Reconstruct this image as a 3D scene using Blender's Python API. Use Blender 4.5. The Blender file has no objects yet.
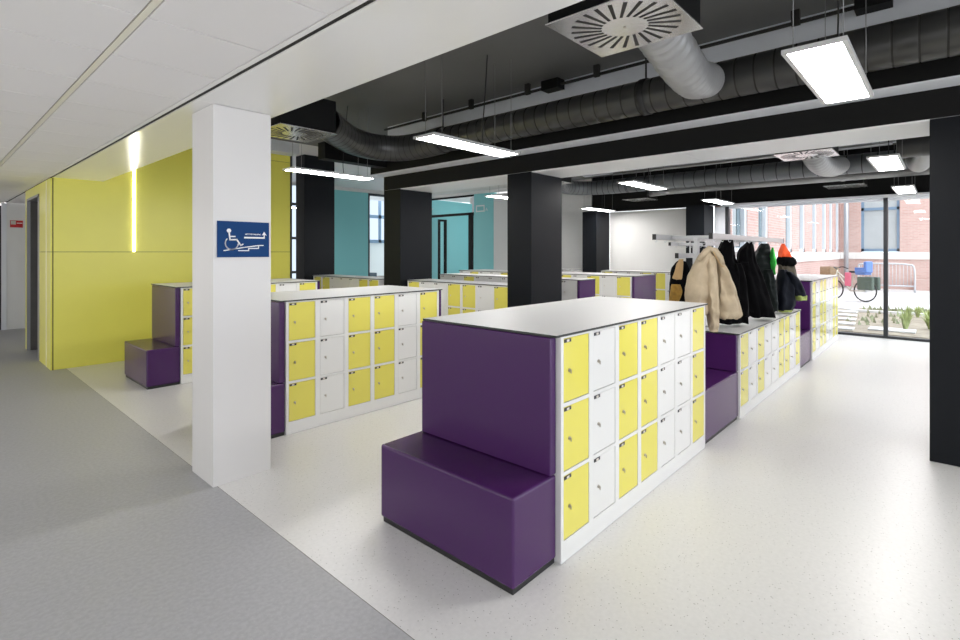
import bpy, bmesh, math, random
from mathutils import Vector, Matrix, noise
random.seed(7)
S = bpy.context.scene
COL = S.collection
PI = math.pi

# ------------------------------------------------------------------ materials
def lin(c):
    return tuple((x/255/12.92 if x/255 <= .04045 else ((x/255+.055)/1.055)**2.4) for x in c)

def mat(name, rgb, rough=.5, metal=0., var=0., scale=8., bump=0., bscale=40., spec=.5, coat=0.):
    """rgb = linear albedo; var = procedural tone variation, bump = fine procedural relief"""
    m = bpy.data.materials.new(name); m.use_nodes = True
    nt = m.node_tree; b = nt.nodes['Principled BSDF']
    b.inputs['Base Color'].default_value = (*rgb, 1)
    b.inputs['Roughness'].default_value = rough
    b.inputs['Metallic'].default_value = metal
    b.inputs['Specular IOR Level'].default_value = spec
    b.inputs['Coat Weight'].default_value = coat
    tc = nt.nodes.new('ShaderNodeTexCoord')
    if var:
        n = nt.nodes.new('ShaderNodeTexNoise'); n.inputs['Scale'].default_value = scale
        n.inputs['Detail'].default_value = 4
        r = nt.nodes.new('ShaderNodeValToRGB')
        r.color_ramp.elements[0].position = .3; r.color_ramp.elements[1].position = .7
        r.color_ramp.elements[0].color = (*[max(0, c*(1-var)) for c in rgb], 1)
        r.color_ramp.elements[1].color = (*[min(1, c*(1+var)) for c in rgb], 1)
        nt.links.new(tc.outputs['Object'], n.inputs['Vector'])
        nt.links.new(n.outputs['Fac'], r.inputs['Fac'])
        nt.links.new(r.outputs['Color'], b.inputs['Base Color'])
    if bump:
        n2 = nt.nodes.new('ShaderNodeTexNoise'); n2.inputs['Scale'].default_value = bscale
        bp = nt.nodes.new('ShaderNodeBump'); bp.inputs['Strength'].default_value = bump
        bp.inputs['Distance'].default_value = .01
        nt.links.new(tc.outputs['Object'], n2.inputs['Vector'])
        nt.links.new(n2.outputs['Fac'], bp.inputs['Height'])
        nt.links.new(bp.outputs['Normal'], b.inputs['Normal'])
    return m

def emit(name, rgb, strength):
    m = bpy.data.materials.new(name); m.use_nodes = True
    nt = m.node_tree; nt.nodes.clear()
    e = nt.nodes.new('ShaderNodeEmission'); o = nt.nodes.new('ShaderNodeOutputMaterial')
    e.inputs['Color'].default_value = (*rgb, 1); e.inputs['Strength'].default_value = strength
    nt.links.new(e.outputs[0], o.inputs['Surface'])
    return m

def speckle_floor(name, base, specks, rough, dens=60., mottling=.06):
    m = mat(name, base, rough)
    nt = m.node_tree; b = nt.nodes['Principled BSDF']
    tc = nt.nodes.new('ShaderNodeTexCoord')
    v = nt.nodes.new('ShaderNodeTexVoronoi'); v.inputs['Scale'].default_value = dens
    v.inputs['Randomness'].default_value = 1
    nt.links.new(tc.outputs['Object'], v.inputs['Vector'])
    r = nt.nodes.new('ShaderNodeValToRGB'); r.color_ramp.interpolation = 'LINEAR'
    r.color_ramp.elements[0].position = .10; r.color_ramp.elements[0].color = (1, 1, 1, 1)
    r.color_ramp.elements[1].position = .17; r.color_ramp.elements[1].color = (0, 0, 0, 1)
    nt.links.new(v.outputs['Distance'], r.inputs['Fac'])
    wn = nt.nodes.new('ShaderNodeSeparateColor'); nt.links.new(v.outputs['Color'], wn.inputs[0])
    th = nt.nodes.new('ShaderNodeMath'); th.operation = 'GREATER_THAN'; th.inputs[1].default_value = .45
    nt.links.new(wn.outputs[0], th.inputs[0])
    mu = nt.nodes.new('ShaderNodeMath'); mu.operation = 'MULTIPLY'
    nt.links.new(th.outputs[0], mu.inputs[0]); nt.links.new(r.outputs['Color'], mu.inputs[1])
    n = nt.nodes.new('ShaderNodeTexNoise'); n.inputs['Scale'].default_value = 45.; n.inputs['Detail'].default_value = 5
    nt.links.new(tc.outputs['Object'], n.inputs['Vector'])
    r2 = nt.nodes.new('ShaderNodeValToRGB')
    r2.color_ramp.elements[0].position = .35; r2.color_ramp.elements[1].position = .65
    r2.color_ramp.elements[0].color = (*[c*(1-mottling) for c in base], 1)
    r2.color_ramp.elements[1].color = (*[c*(1+mottling) for c in base], 1)
    nt.links.new(n.outputs['Fac'], r2.inputs['Fac'])
    mx = nt.nodes.new('ShaderNodeMix'); mx.data_type = 'RGBA'
    nt.links.new(mu.outputs[0], mx.inputs['Factor'])
    nt.links.new(r2.outputs['Color'], mx.inputs['A']); mx.inputs['B'].default_value = (*specks, 1)
    nt.links.new(mx.outputs['Result'], b.inputs['Base Color'])
    return m

def brick_mat(name, c1, c2, mortar, scale=1., swap=False):
    m = mat(name, c1, .85)
    nt = m.node_tree; b = nt.nodes['Principled BSDF']
    tc = nt.nodes.new('ShaderNodeTexCoord'); sp = nt.nodes.new('ShaderNodeSeparateXYZ')
    cb = nt.nodes.new('ShaderNodeCombineXYZ')
    nt.links.new(tc.outputs['Object'], sp.inputs[0])
    nt.links.new(sp.outputs['Y' if swap else 'X'], cb.inputs['X']); nt.links.new(sp.outputs['Z'], cb.inputs['Y'])
    br = nt.nodes.new('ShaderNodeTexBrick')
    br.inputs['Color1'].default_value = (*c1, 1); br.inputs['Color2'].default_value = (*c2, 1)
    br.inputs['Mortar'].default_value = (*mortar, 1); br.inputs['Scale'].default_value = scale
    br.inputs['Brick Width'].default_value = .22; br.inputs['Row Height'].default_value = .07
    br.inputs['Mortar Size'].default_value = .008
    nt.links.new(cb.outputs[0], br.inputs['Vector']); nt.links.new(br.outputs['Color'], b.inputs['Base Color'])
    return m

def glass_mat(name, tint=(1, 1, 1), refl=1.):
    m = bpy.data.materials.new(name); m.use_nodes = True
    nt = m.node_tree; nt.nodes.clear()
    o = nt.nodes.new('ShaderNodeOutputMaterial'); mx = nt.nodes.new('ShaderNodeMixShader')
    t = nt.nodes.new('ShaderNodeBsdfTransparent'); g = nt.nodes.new('ShaderNodeBsdfGlossy')
    t.inputs['Color'].default_value = (*tint, 1); g.inputs['Roughness'].default_value = 0.0
    f = nt.nodes.new('ShaderNodeFresnel'); f.inputs['IOR'].default_value = 1.45
    mu = nt.nodes.new('ShaderNodeMath'); mu.operation = 'MULTIPLY'; mu.inputs[1].default_value = refl
    ge = nt.nodes.new('ShaderNodeNewGeometry'); iv = nt.nodes.new('ShaderNodeMath'); iv.operation = 'SUBTRACT'; iv.inputs[0].default_value = 1.
    m2 = nt.nodes.new('ShaderNodeMath'); m2.operation = 'MULTIPLY'
    nt.links.new(ge.outputs['Backfacing'], iv.inputs[1]); nt.links.new(f.outputs[0], mu.inputs[0])
    nt.links.new(mu.outputs[0], m2.inputs[0]); nt.links.new(iv.outputs[0], m2.inputs[1]); nt.links.new(m2.outputs[0], mx.inputs['Fac'])
    nt.links.new(t.outputs[0], mx.inputs[1]); nt.links.new(g.outputs[0], mx.inputs[2])
    nt.links.new(mx.outputs[0], o.inputs['Surface'])
    return m

M = {}
M['white_lacquer'] = mat('white_lacquer', (.66, .66, .65), .16, spec=.5)
M['yellow_lacquer'] = mat('yellow_lacquer', (.66, .595, .11), .16)
M['purple_vinyl'] = mat('purple_vinyl', (.052, .0115, .082), .24, bump=.03, bscale=260., spec=.48)
M['black_plinth'] = mat('black_plinth', (.012, .012, .012), .5)
M['laminate'] = mat('laminate', (.64, .64, .635), .4)
M['core_black'] = mat('core_black', (.02, .022, .02), .5)
M['steel'] = mat('steel', (.5, .46, .4), .3, metal=1.)
M['tag_black'] = mat('tag_black', (.015, .015, .018), .4)
M['tag_paper'] = mat('tag_paper', (.6, .57, .5), .6)
M['yellow_panel'] = mat('yellow_panel', (.80, .75, .13), .32, var=.02, scale=2)
M['seam_dark'] = mat('seam_dark', (.05, .045, .01), .7)
M['white_paint'] = mat('white_paint', (.74, .735, .72), .45, var=.01, scale=3)
M['soffit_gloss'] = mat('soffit_gloss', (.86, .852, .835), .2)
M['beam_white'] = mat('beam_white', (.84, .85, .86), .4)
M['column_white'] = mat('column_white', (.66, .645, .635), .4)
M['tile'] = mat('ceiling_tile', (.86, .84, .83), .8, bump=.06, bscale=300.)
M['rail_cream'] = mat('rail_cream', (.84, .81, .71), .4)
M['joint_grey'] = mat('joint_grey', (.42, .40, .37), .6)
M['black_gap'] = mat('black_gap', (.012, .011, .009), .7)
M['black_paint'] = mat('black_paint', (.006, .006, .006), .55, spec=.15)
M['black_column'] = mat('black_column', (.0052, .0064, .0088), .42, spec=.15)
M['black_ceiling'] = mat('black_ceiling', (.125, .125, .12), .65, var=.05, scale=1.5)
M['concrete_and_lit_soffit'] = mat('concrete_and_lit_soffit', (.72, .75, .80), .6, var=.06, scale=3)
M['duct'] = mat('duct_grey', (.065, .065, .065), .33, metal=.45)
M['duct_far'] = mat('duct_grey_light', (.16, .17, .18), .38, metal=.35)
M['flex'] = mat('flex_aluminium', (.36, .36, .36), .42, metal=.4)
M['plate'] = mat('diffuser_plate', (.66, .66, .66), .22, metal=.85)
M['lamp_metal'] = mat('lamp_metal', (.62, .62, .62), .35, metal=.3)
M['alu'] = mat('aluminium', (.44, .45, .46), .35, metal=.5)
M['teal'] = mat('teal_panel', (.24, .61, .63), .4)
M['frame_dark'] = mat('frame_dark', (.018, .021, .026), .4)
M['frame_white'] = mat('frame_white', (.72, .74, .78), .4)
M['frame_blue'] = mat('frame_blue', (.16, .25, .36), .4)
M['sign_blue'] = mat('sign_blue', (.005, .045, .16), .55, spec=.15)
M['sign_white'] = mat('sign_white', (.85, .85, .85), .5)
M['sign_red'] = mat('sign_red', (.5, .01, .012), .4)
M['door_dark'] = mat('door_dark', (.085, .08, .075), .4, var=.1, scale=5)
M['frame_grey'] = mat('frame_grey', (.30, .30, .31), .35, metal=.5)
M['floor_white'] = speckle_floor('floor_white', (.65, .642, .63), (.24, .23, .21), .32, 55., .03)
M['floor_grey'] = speckle_floor('floor_grey', (.365, .366, .378), (.48, .48, .48), .45, 90., .07)
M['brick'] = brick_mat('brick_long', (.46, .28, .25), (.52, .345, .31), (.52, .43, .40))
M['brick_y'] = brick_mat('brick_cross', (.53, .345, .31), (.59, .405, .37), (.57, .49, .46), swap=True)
M['stone'] = mat('band_stone', (.80, .79, .77), .7)
M['paving'] = brick_mat('paving', (.62, .62, .62), (.67, .67, .67), (.5, .5, .5), .3)
M['soil'] = mat('soil', (.33, .285, .225), .95, var=.25, scale=5, bump=.6, bscale=25)
M['slab'] = mat('slab', (.68, .68, .69), .8, var=.06, scale=5)
M['grass'] = mat('grass_green', (.40, .47, .19), .7, var=.3, scale=3)
M['weed'] = mat('weed_green', (.36, .40, .26), .8, var=.3, scale=9)
M['pale_glass'] = mat('pane_pale', (.42, .46, .48), .12, var=.06, scale=1)
M['dark_glass'] = mat('pane_dark', (.16, .22, .25), .1)
M['galv'] = mat('galvanised', (.55, .58, .62), .4, metal=.6)
M['glass'] = glass_mat('window_glass', (.97, .985, .985), 1.)
M['black_rubber'] = mat('black_rubber', (.015, .015, .015), .6)
M['wicker'] = mat('wicker', (.32, .22, .13), .8, var=.4, scale=60)
M['blue_plastic'] = mat('blue_plastic', (.10, .20, .50), .4)
M['bag_green'] = mat('bag_green', (.08, .11, .09), .7)
M['pink'] = mat('pink_cloth', (.65, .16, .24), .8)
M['cream_metal'] = mat('cream_metal', (.62, .60, .52), .4)
M['wood_top'] = mat('wood_top', (.25, .20, .17), .45)
M['chair_blue'] = mat('chair_blue', (.03, .07, .10), .45)
M['beige_cloth'] = mat('beige_cloth', (.45, .365, .25), .75, var=.10, scale=12, bump=.25, bscale=30)
M['tan_cloth'] = mat('tan_cloth', (.52, .34, .16), .8)
M['black_cloth'] = mat('black_cloth', (.0025, .0025, .003), .75, bump=.3, bscale=22, spec=.05)
M['green_cloth'] = mat('dark_green_cloth', (.006, .0095, .009), .5, bump=.3, bscale=22, spec=.15)
M['lining_green'] = mat('lining_green', (.03, .50, .05), .6)
M['navy_cloth'] = mat('navy_cloth', (.004, .0055, .011), .55, bump=.3, bscale=24, spec=.12)
M['lime'] = mat('lime_trim', (.30, .36, .10), .7)
M['olive'] = mat('olive_cloth', (.055, .045, .028), .8, bump=.3, bscale=24)
M['orange'] = mat('orange_lining', (.85, .09, .012), .7)
M['mustard'] = mat('mustard_cloth', (.34, .19, .03), .85, var=.3, scale=20)
M['wire'] = mat('wire_grey', (.25, .25, .25), .4, metal=.5)
M['lamp'] = emit('lamp_white', (1., .975, .955), 23.5)
M['led'] = emit('led_strip', (1., .98, .94), 30.)
M['daylit'] = emit('day_window', (.70, .83, 1.), .62)

# ------------------------------------------------------------------ mesh helpers
def bm_box(bm, x0, x1, y0, y1, z0, z1, mi=0, bev=0., seg=2):
    vs = [bm.verts.new((x, y, z)) for x in (x0, x1) for y in (y0, y1) for z in (z0, z1)]
    q = ((0, 1, 3, 2), (4, 6, 7, 5), (0, 4, 5, 1), (2, 3, 7, 6), (0, 2, 6, 4), (1, 5, 7, 3))
    fs = [bm.faces.new([vs[i] for i in f]) for f in q]
    for f in fs: f.material_index = mi
    if bev:
        es = list({e for f in fs for e in f.edges})
        r = bmesh.ops.bevel(bm, geom=es, offset=bev, segments=seg, profile=.5, affect='EDGES')
        for f in r['faces']: f.material_index = mi
    return fs

def frames(pts):
    pts = [Vector(p) for p in pts]; out = []
    up = Vector((0, 0, 1)); n = None
    for i, p in enumerate(pts):
        t = (pts[min(i+1, len(pts)-1)] - pts[max(i-1, 0)]).normalized()
        if n is None:
            n = up - t*up.dot(t)
            if n.length < 1e-3: n = Vector((1, 0, 0)) - t*t.x
        else:
            n = n - t*n.dot(t)
        n.normalize(); out.append((p, t, n, t.cross(n)))
    return out

def bm_tube(bm, pts, rad, seg=12, mi=0, cap=True, smooth=True, groove=False):
    R = rad if isinstance(rad, (list, tuple)) else [rad]*len(pts)
    rings = []
    for (p, t, n, b), r in zip(frames(pts), R):
        rings.append([bm.verts.new(p + (n*math.cos(a) + b*math.sin(a))*r) for a in (2*PI*k/seg for k in range(seg))])
    for i, (a, b) in enumerate(zip(rings, rings[1:])):
        for k in range(seg):
            f = bm.faces.new((a[k], a[(k+1) % seg], b[(k+1) % seg], b[k])); f.smooth = smooth; f.material_index = 1 if groove and (i % groove == 1 or (groove == 4 and i % 4 == 2)) else mi
    if cap:
        for r in (rings[0], rings[-1]):
            f = bm.faces.new(r); f.material_index = mi

def spline(pts, n):
    """Catmull-Rom through pts, n samples per span"""
    P = [Vector(p) for p in pts]; P = [2*P[0]-P[1]] + P + [2*P[-1]-P[-2]]; out = []
    for i in range(1, len(P)-2):
        for k in range(n):
            t = k/n; a, b, c, d = P[i-1:i+3]
            out.append(.5*((2*b) + (c-a)*t + (2*a-5*b+4*c-d)*t*t + (3*b-a-3*c+d)*t**3))
    out.append(P[-2]); return out

def build(name, bm, mats, parent=None, loc=None, rotz=None, mesh_only=False):
    bmesh.ops.recalc_face_normals(bm, faces=bm.faces[:])
    me = bpy.data.meshes.new(name); bm.to_mesh(me); bm.free()
    for m in (mats if isinstance(mats, (list, tuple)) else [mats]): me.materials.append(M[m])
    if mesh_only: return me
    return link(name, me, parent, loc, rotz)

def link(name, data, parent=None, loc=None, rotz=None):
    o = bpy.data.objects.new(name, data); COL.objects.link(o)
    if parent: o.parent = parent
    if loc is not None: o.location = loc
    if rotz is not None: o.rotation_euler = (0, 0, rotz)
    return o

def tag(o, label, cat, group=None, kind=None):
    o['label'] = label; o['category'] = cat
    if group: o['group'] = group
    if kind: o['kind'] = kind
    return o

def root(name, loc, label, cat, group=None, rotz=0., kind=None):
    o = bpy.data.objects.new(name, None); COL.objects.link(o)
    o.location = loc; o.rotation_euler = (0, 0, rotz); o.empty_display_size = .1
    return tag(o, label, cat, group, kind)

def box(name, dims, m, parent=None, bev=0., seg=2):
    bm = bmesh.new(); bm_box(bm, *dims, bev=bev, seg=seg); return build(name, bm, m, parent)

def struct(name, boxes, mats, label, cat, bev=0.):
    bm = bmesh.new()
    for b in boxes: bm_box(bm, *b[:6], mi=(b[6] if len(b) > 6 else 0), bev=bev)
    return tag(build(name, bm, mats), label, cat, None, 'structure')

# ------------------------------------------------------------------ setting
CEIL = 3.55
struct('floor', [(-3.2, 1.381, -3.2, 16, -.1, 0), (1.3815, 12.04, 8.945, 16, -.1, 0)], 'floor_grey', 'grey flecked vinyl floor of the corridor strip', 'floor')
bm = bmesh.new(); bm_box(bm, 1.384, 12.04, -8, 8.944, -.1, 0); bm_box(bm, 1.381, 1.384, -8, 8.944, -.1, -.0008, 1)
tag(build('floor', bm, ['floor_white', 'seam_dark']), 'pale speckled vinyl floor of the locker hall', 'floor', None, 'structure')

# suspended ceiling of the corridor: panels 0.6 m deep with fine joints and cream carrier rails
bm = bmesh.new(); zc = 2.612
joints = [2.555+.603*k for k in range(-10, 21)]
bays = [(-3.2, -1.20), (-1.165, .637), (.672, 1.188)]
for x0, x1 in bays:
    for a, b in zip(joints, joints[1:]):
        bm_box(bm, x0+.003, x1-.003, a+.006, b-.006, zc, zc+.02)
bm_box(bm, -3.2, 1.19, joints[0], joints[-1], zc+.008, zc+.03, 3)
for x in (-1.182, .654): bm_box(bm, x-.0125, x+.015, joints[0], joints[-1], zc+.001, zc+.014, 1)
bm_box(bm, 1.249, 1.755, 8.95, 14.28, zc-.004, zc+.05, 0)  # cap added over the open gap to keep sky light off the far wall
bm_box(bm, 1.193, 1.222, joints[0], joints[-1], zc-.001, zc+.02, 0)
bm_box(bm, 1.222, 1.247, joints[0], 14.3, zc+.014, zc+.03, 2)
tag(build('ceiling', bm, ['tile', 'rail_cream', 'black_gap', 'joint_grey']), 'white suspended tile ceiling over the grey corridor floor', 'ceiling', None, 'structure')
struct('trim_1', [(1.2235, 1.245, -3.2, 14.29, zc+.001, zc+.013)], 'black_gap', 'black shadow gap between tile ceiling and white soffit', 'trim')

struct('ceiling', [(1.80, 12.3, -8, 8.6, CEIL, CEIL+.2)], 'black_ceiling', 'dark grey painted slab above the ducts', 'ceiling')
struct('ceiling', [(1.80, 14.5, 8.6, 16, CEIL, CEIL+.2)], 'white_paint', 'white ceiling strip beyond the yellow wall end', 'ceiling')
struct('beam', [(1.247, 1.80, -3.2, 3.676, 2.608, CEIL), (1.247, 1.80, 3.679, 8.94, 2.608, CEIL)], 'soffit_gloss', 'glossy white downstand beam over the white column', 'beam')

# white column
struct('column', [(1.354, 1.757, 3.679, 4.069, 0, 2.606)], 'column_white', 'white square column carrying the blue wheelchair sign', 'column', bev=.003)
# black columns and beam
struct('column', [(5.217, 5.9, -.40, .095, 0, 2.615)], 'black_column', 'black column at the edge of the open floor before the glass front', 'column', bev=.003)
struct('column', [(5.217, 5.91, 3.87, 4.26, 0, 2.615)], 'black_column', 'black column rising behind the big locker island', 'column', bev=.003)
struct('column', [(5.217, 5.9, 6.47, 6.9, 0, 2.615)], 'black_column', 'black column ending the beam, teal door behind it', 'column', bev=.003)
struct('column', [(5.217, 5.9, 9.49, 9.83, 0, CEIL)], 'black_column', 'black column beside the end of the yellow wall', 'column', bev=.003)
struct('column', [(11.42, 12.1, 6.46, 6.86, 0, 2.62)], 'black_column', 'black facade column between two white wall panels', 'column', bev=.003)
struct('column', [(11.42, 12.04, 3.86, 4.25, 0, 2.62)], 'black_column', 'black facade column beside the window edge', 'column', bev=.003)
struct('beam', [(5.217, 5.91, -8, 6.9, 2.617, 2.847, 0), (5.222, 5.905, -8, 1.98, 2.605, 2.617, 1), (5.222, 5.905, 1.986, 6.895, 2.605, 2.617, 1)],
       ['black_paint', 'beam_white'], 'black beam with pale underside carried by the black columns', 'beam')
struct('beam', [(4.95, 5.91, -8, 6.9, 2.849, 3.06, 0), (4.95, 5.91, -8, 6.45, 3.062, CEIL-.002, 1), (4.955, 5.214, -8, 6.88, 2.838, 2.849, 1)], ['black_paint', 'concrete_and_lit_soffit'],  # last box: pale plate painting the lit look of the black bulkhead's underside
       'stepped black bulkhead with grey concrete band behind the main duct', 'beam')
struct('beam', [(3.87, 4.948, 6.47, 6.655, 2.92, 3.16, 0)], 'black_paint', 'short black cross beam near the duct elbow', 'beam')
struct('beam', [(1.80, 4.63, 8.62, 8.93, 3.36, CEIL-.002, 0)], 'concrete_and_lit_soffit', 'grey concrete strip over the yellow wall', 'beam')
struct('beam', [(11.95, 12.22, -8, 6.9, 2.64, CEIL-.002, 0)], 'black_paint', 'black beam above the glass front', 'beam')

# yellow wall block with panel joints, lift recess in its corridor face
Y0, Y1, XR = 8.94, 11.3, 1.218
bm = bmesh.new()
for a, b in ((0, 1.597), (1.603, 3.237), (3.243, CEIL)):
    bm_box(bm, XR+.02, 4.63, Y0, Y0+.02, a, b, 0)
bm_box(bm, XR+.02, 4.625, Y0+.012, Y0+.1, 0, CEIL, 1)
tag(build('wall_back', bm, ['yellow_panel', 'seam_dark']), 'bright yellow panelled wall with a vertical light line', 'wall', None, 'structure')
bm = bmesh.new()
for (ya, yb, za, zb) in ((Y0, 9.90, 0, 1.597), (Y0, 9.90, 1.603, 2.60), (11.06, Y1, 0, 2.60), (9.90, 11.06, 2.46, 2.60)):
    bm_box(bm, XR, XR+.018, ya, yb, za, zb, 0)
bm_box(bm, XR+.019, XR+.03, Y0-.001, Y0+.02, 0, 2.6, 1)
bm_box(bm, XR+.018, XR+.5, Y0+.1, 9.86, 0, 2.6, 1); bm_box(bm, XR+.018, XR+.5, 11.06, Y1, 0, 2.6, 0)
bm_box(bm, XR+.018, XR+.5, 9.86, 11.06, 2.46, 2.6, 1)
bm_box(bm, XR-.006, XR-.0005, 9.25, 9.275, 0, 2.59, 2)
tag(build('wall_corridor', bm, ['yellow_panel', 'seam_dark', 'rail_cream']), 'yellow corridor wall around the lift doorway', 'wall', None, 'structure')
d = root('door_1', (0, 0, 0), 'dark grey lift door recessed in the yellow corridor wall', 'door', kind='structure')
box('door_leaf', (XR+.30, XR+.34, 9.94, 11.02, 0, 2.42), 'door_dark', d)
bm = bmesh.new()
bm_box(bm, XR-.012, XR+.30, 9.87, 9.93, 0, 2.455); bm_box(bm, XR-.012, XR+.30, 11.03, 11.055, 0, 2.455); bm_box(bm, XR-.012, XR+.30, 9.87, 11.055, 2.42, 2.455)
build('door_frame', bm, 'frame_grey', d)
bm = bmesh.new(); bm_box(bm, XR+.03, XR+.30, 11.012, 11.028, 0, 2.419); build('jamb_panel', bm, 'door_dark', d)

posts = [-3.2+2.19*k for k in range(7)]  # invented window wall out of view, added to let daylight in
struct('added_wall_left', [(-3.2, -3.0, -3.2, 14.3, 0, .45)]+[(-3.2, -3.0, y-.06, y+.06, .45, 2.608) for y in posts]+[(-3.2, -3.0, 10.0, 14.3, .45, 2.608)], 'white_paint', 'white window wall added unseen to let daylight into the corridor', 'wall')
wn = root('window_13', (0, 0, 0), 'row of added unseen windows letting daylight into the corridor', 'window', kind='structure')
for a, b in zip(posts, posts[1:]): box('pane', (-3.11, -3.10, a+.061, b-.061, .452, 2.606), 'glass', wn)
struct('added_wall_inner', [(1.76, 4.6, 11.31, 14.28, 0, 3.5)], 'white_paint', 'unseen white block added behind the yellow corridor wall to stop lamp light', 'wall')  # unseen fill added so hall lamps do not reach the far corridor wall
struct('wall_far', [(1.25, 4.6, 14.3, 14.5, 0, 2.7)], 'white_paint', 'white wall at the far end of the corridor with a red sign', 'wall')
d = root('door_2', (0, 0, 0), 'black doorway at the far end of the corridor', 'door', kind='structure')
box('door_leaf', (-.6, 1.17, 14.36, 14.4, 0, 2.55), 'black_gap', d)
box('door_frame', (1.17, 1.248, 14.28, 14.42, 0, 2.6), 'frame_white', d)

# back wall (teal below, white above) with the classroom opening
YB = 13.45
struct('wall_teal', [(6.0, 6.95, YB, YB+.12, 0, 3.45, 1), (7.4, 9.56, YB, YB+.12, 0, 3.45, 0), (12.0, 14.6, YB, YB+.12, 0, 3.45, 0), (5.9, 12.0, YB-.01, YB+.12, 3.452, 4.6, 1)],
       ['teal', 'white_paint'], 'teal wall under a white band beyond the lockers', 'wall')
# facade wall parts
struct('wall_facade', [(12.1, 12.25, 4.26, 6.455, 0, 2.625, 0), (12.1, 12.25, 6.865, 10.43, 0, 3.4, 0), (12.1, 12.25, 6.865, 13.40, 3.46, 4.4, 0), (12.1, 12.25, 10.435, 11.27, 0, 3.458, 1)],
       ['white_paint', 'teal'], 'white wall with teal pilaster between the facade columns', 'wall')
# classroom door opening in facade plane y 11.27-13.3
d = root('door_3', (0, 0, 0), 'black framed glass door set before teal panels', 'door', kind='structure')
bm = bmesh.new()
bm_box(bm, 12.1, 12.18, 11.36, 11.52, 0, 2.84); bm_box(bm, 12.1, 12.18, 11.27, 13.4, 2.80, 2.88); bm_box(bm, 12.1, 12.18, 11.275, 13.4, 3.40, 3.455)
build('door_frame', bm, 'black_paint', d)
bm = bmesh.new()
bm_box(bm, 12.48, 12.56, 13.0, 13.08, 0, 2.73); bm_box(bm, 12.2, 12.48, 13.0, 13.08, 2.66, 2.73)
bm_box(bm, 12.2, 12.25, 13.0, 13.08, 0, 2.66)
build('door_leaf_frame', bm, 'black_paint', d)
box('pane', (12.25, 12.48, 13.035, 13.045, 0, 2.66), 'glass', d)
box('lintel_panel', (12.11, 12.16, 11.275, 11.36, 2.88, 3.4), 'concrete_and_lit_soffit', d)
tag(box('exit_light', (12.4, 12.52, 11.55, 11.72, 3.2, 3.4), 'white_paint'), 'small white box lamp hung over the glass door', 'lamp')
struct('ceiling', [(12.26, 14.6, 10.5, 13.44, 3.465, 3.55)], 'tile', 'pale ceiling inside the teal entrance room', 'ceiling')

# classroom beyond back wall
wn = root('window_2', (0, 0, 0), 'blue framed classroom window beyond the teal wall', 'window', kind='structure')
bm = bmesh.new()
for (xa, xb, za, zb) in ((9.56, 9.62, 0, 3.40), (9.56, 12.0, 3.38, 3.45)): bm_box(bm, xa, xb, YB, YB+.1, za, zb)
build('opening_frame', bm, 'frame_dark', wn)
YW = 16.6
bm = bmesh.new()
for (xa, xb, za, zb) in ((11.6, 15.2, 3.9, 4.0), (11.6, 15.2, 2.92, 3.05), (11.6, 15.2, 1.95, 2.08), (11.6, 11.7, 1.95, 4.0), (12.30, 12.42, 1.95, 4.0), (13.4, 13.5, 1.95, 4.0)):
    bm_box(bm, xa, xb, YW, YW+.08, za, zb)
build('window_frame', bm, 'frame_blue', wn)
box('pane', (11.6, 15.2, YW+.03, YW+.04, 1.95, 4.0), 'daylit', wn)
struct('wall_classroom', [(9.0, 15.5, YW+.09, YW+.2, 0, 1.95), (9.0, 15.5, YW+.09, YW+.2, 4.0, 5.), (14.62, 14.75, 10.2, 13.44, 0, 3.6)], 'white_paint', 'pale classroom wall under the blue window', 'wall')
struct('floor', [(6.0, 15.5, 16, 16.7, -.1, 0), (12.05, 15.5, 10.3, 16, -.1, 0)], 'floor_grey', 'grey floor of the classroom', 'floor')

def classroom_table(loc):
    t = root('classroom_table', loc, 'dark topped classroom table seen past the black column', 'table')
    box('table_top', (-.7, .7, -.35, .35, .72, .75), 'wood_top', t)
    for sx in (-1, 1):
        for sy in (-1, 1):
            box('leg', (sx*.62-.02, sx*.62+.02, sy*.28-.02, sy*.28+.02, 0, .72), 'frame_dark', t)
def classroom_chair(loc, label, rz):
    t = root('classroom_chair', loc, label, 'chair', 'classroom chairs', rz)
    box('seat', (-.2, .2, -.2, .2, .44, .46), 'chair_blue', t, .005)
    box('backrest', (-.2, .2, .19, .21, .62, .9), 'chair_blue', t, .005)
    for sx in (-1, 1):
        box('leg', (sx*.19-.012, sx*.19+.012, -.19, -.166, 0, .44), 'frame_dark', t)
        box('leg', (sx*.19-.012, sx*.19+.012, .188, .212, 0, .64), 'frame_dark', t)
classroom_table((11.3, 14.6, 0))
classroom_chair((10.2, 14.35, 0), 'dark blue chair at the open end of the classroom table', -1.3)
classroom_chair((11.0, 13.95, 0), 'dark blue chair tucked at the long side of the classroom table', PI)

# tall narrow window by the yellow wall end
wn = root('window_3', (0, 0, 0), 'narrow tall daylit window at the end of the yellow wall', 'window', kind='structure')
bm = bmesh.new()
for (xa, xb) in ((6.93, 6.98), (7.32, 7.38)): bm_box(bm, xa, xb, YB-.03, YB+.1, 0, 3.45)
for z in (1.0, 1.95, 2.9): bm_box(bm, 6.93, 7.38, YB-.03, YB+.1, z, z+.07)
build('window_frame', bm, 'frame_dark', wn)
box('pane', (6.98, 7.32, YB+.03, YB+.04, 0, 3.45), 'daylit', wn)
struct('trim_2', [(4.632, 4.665, 8.93, 8.98, 0, 3.5)], 'frame_dark', 'dark edge profile at the yellow wall end', 'trim')

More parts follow.
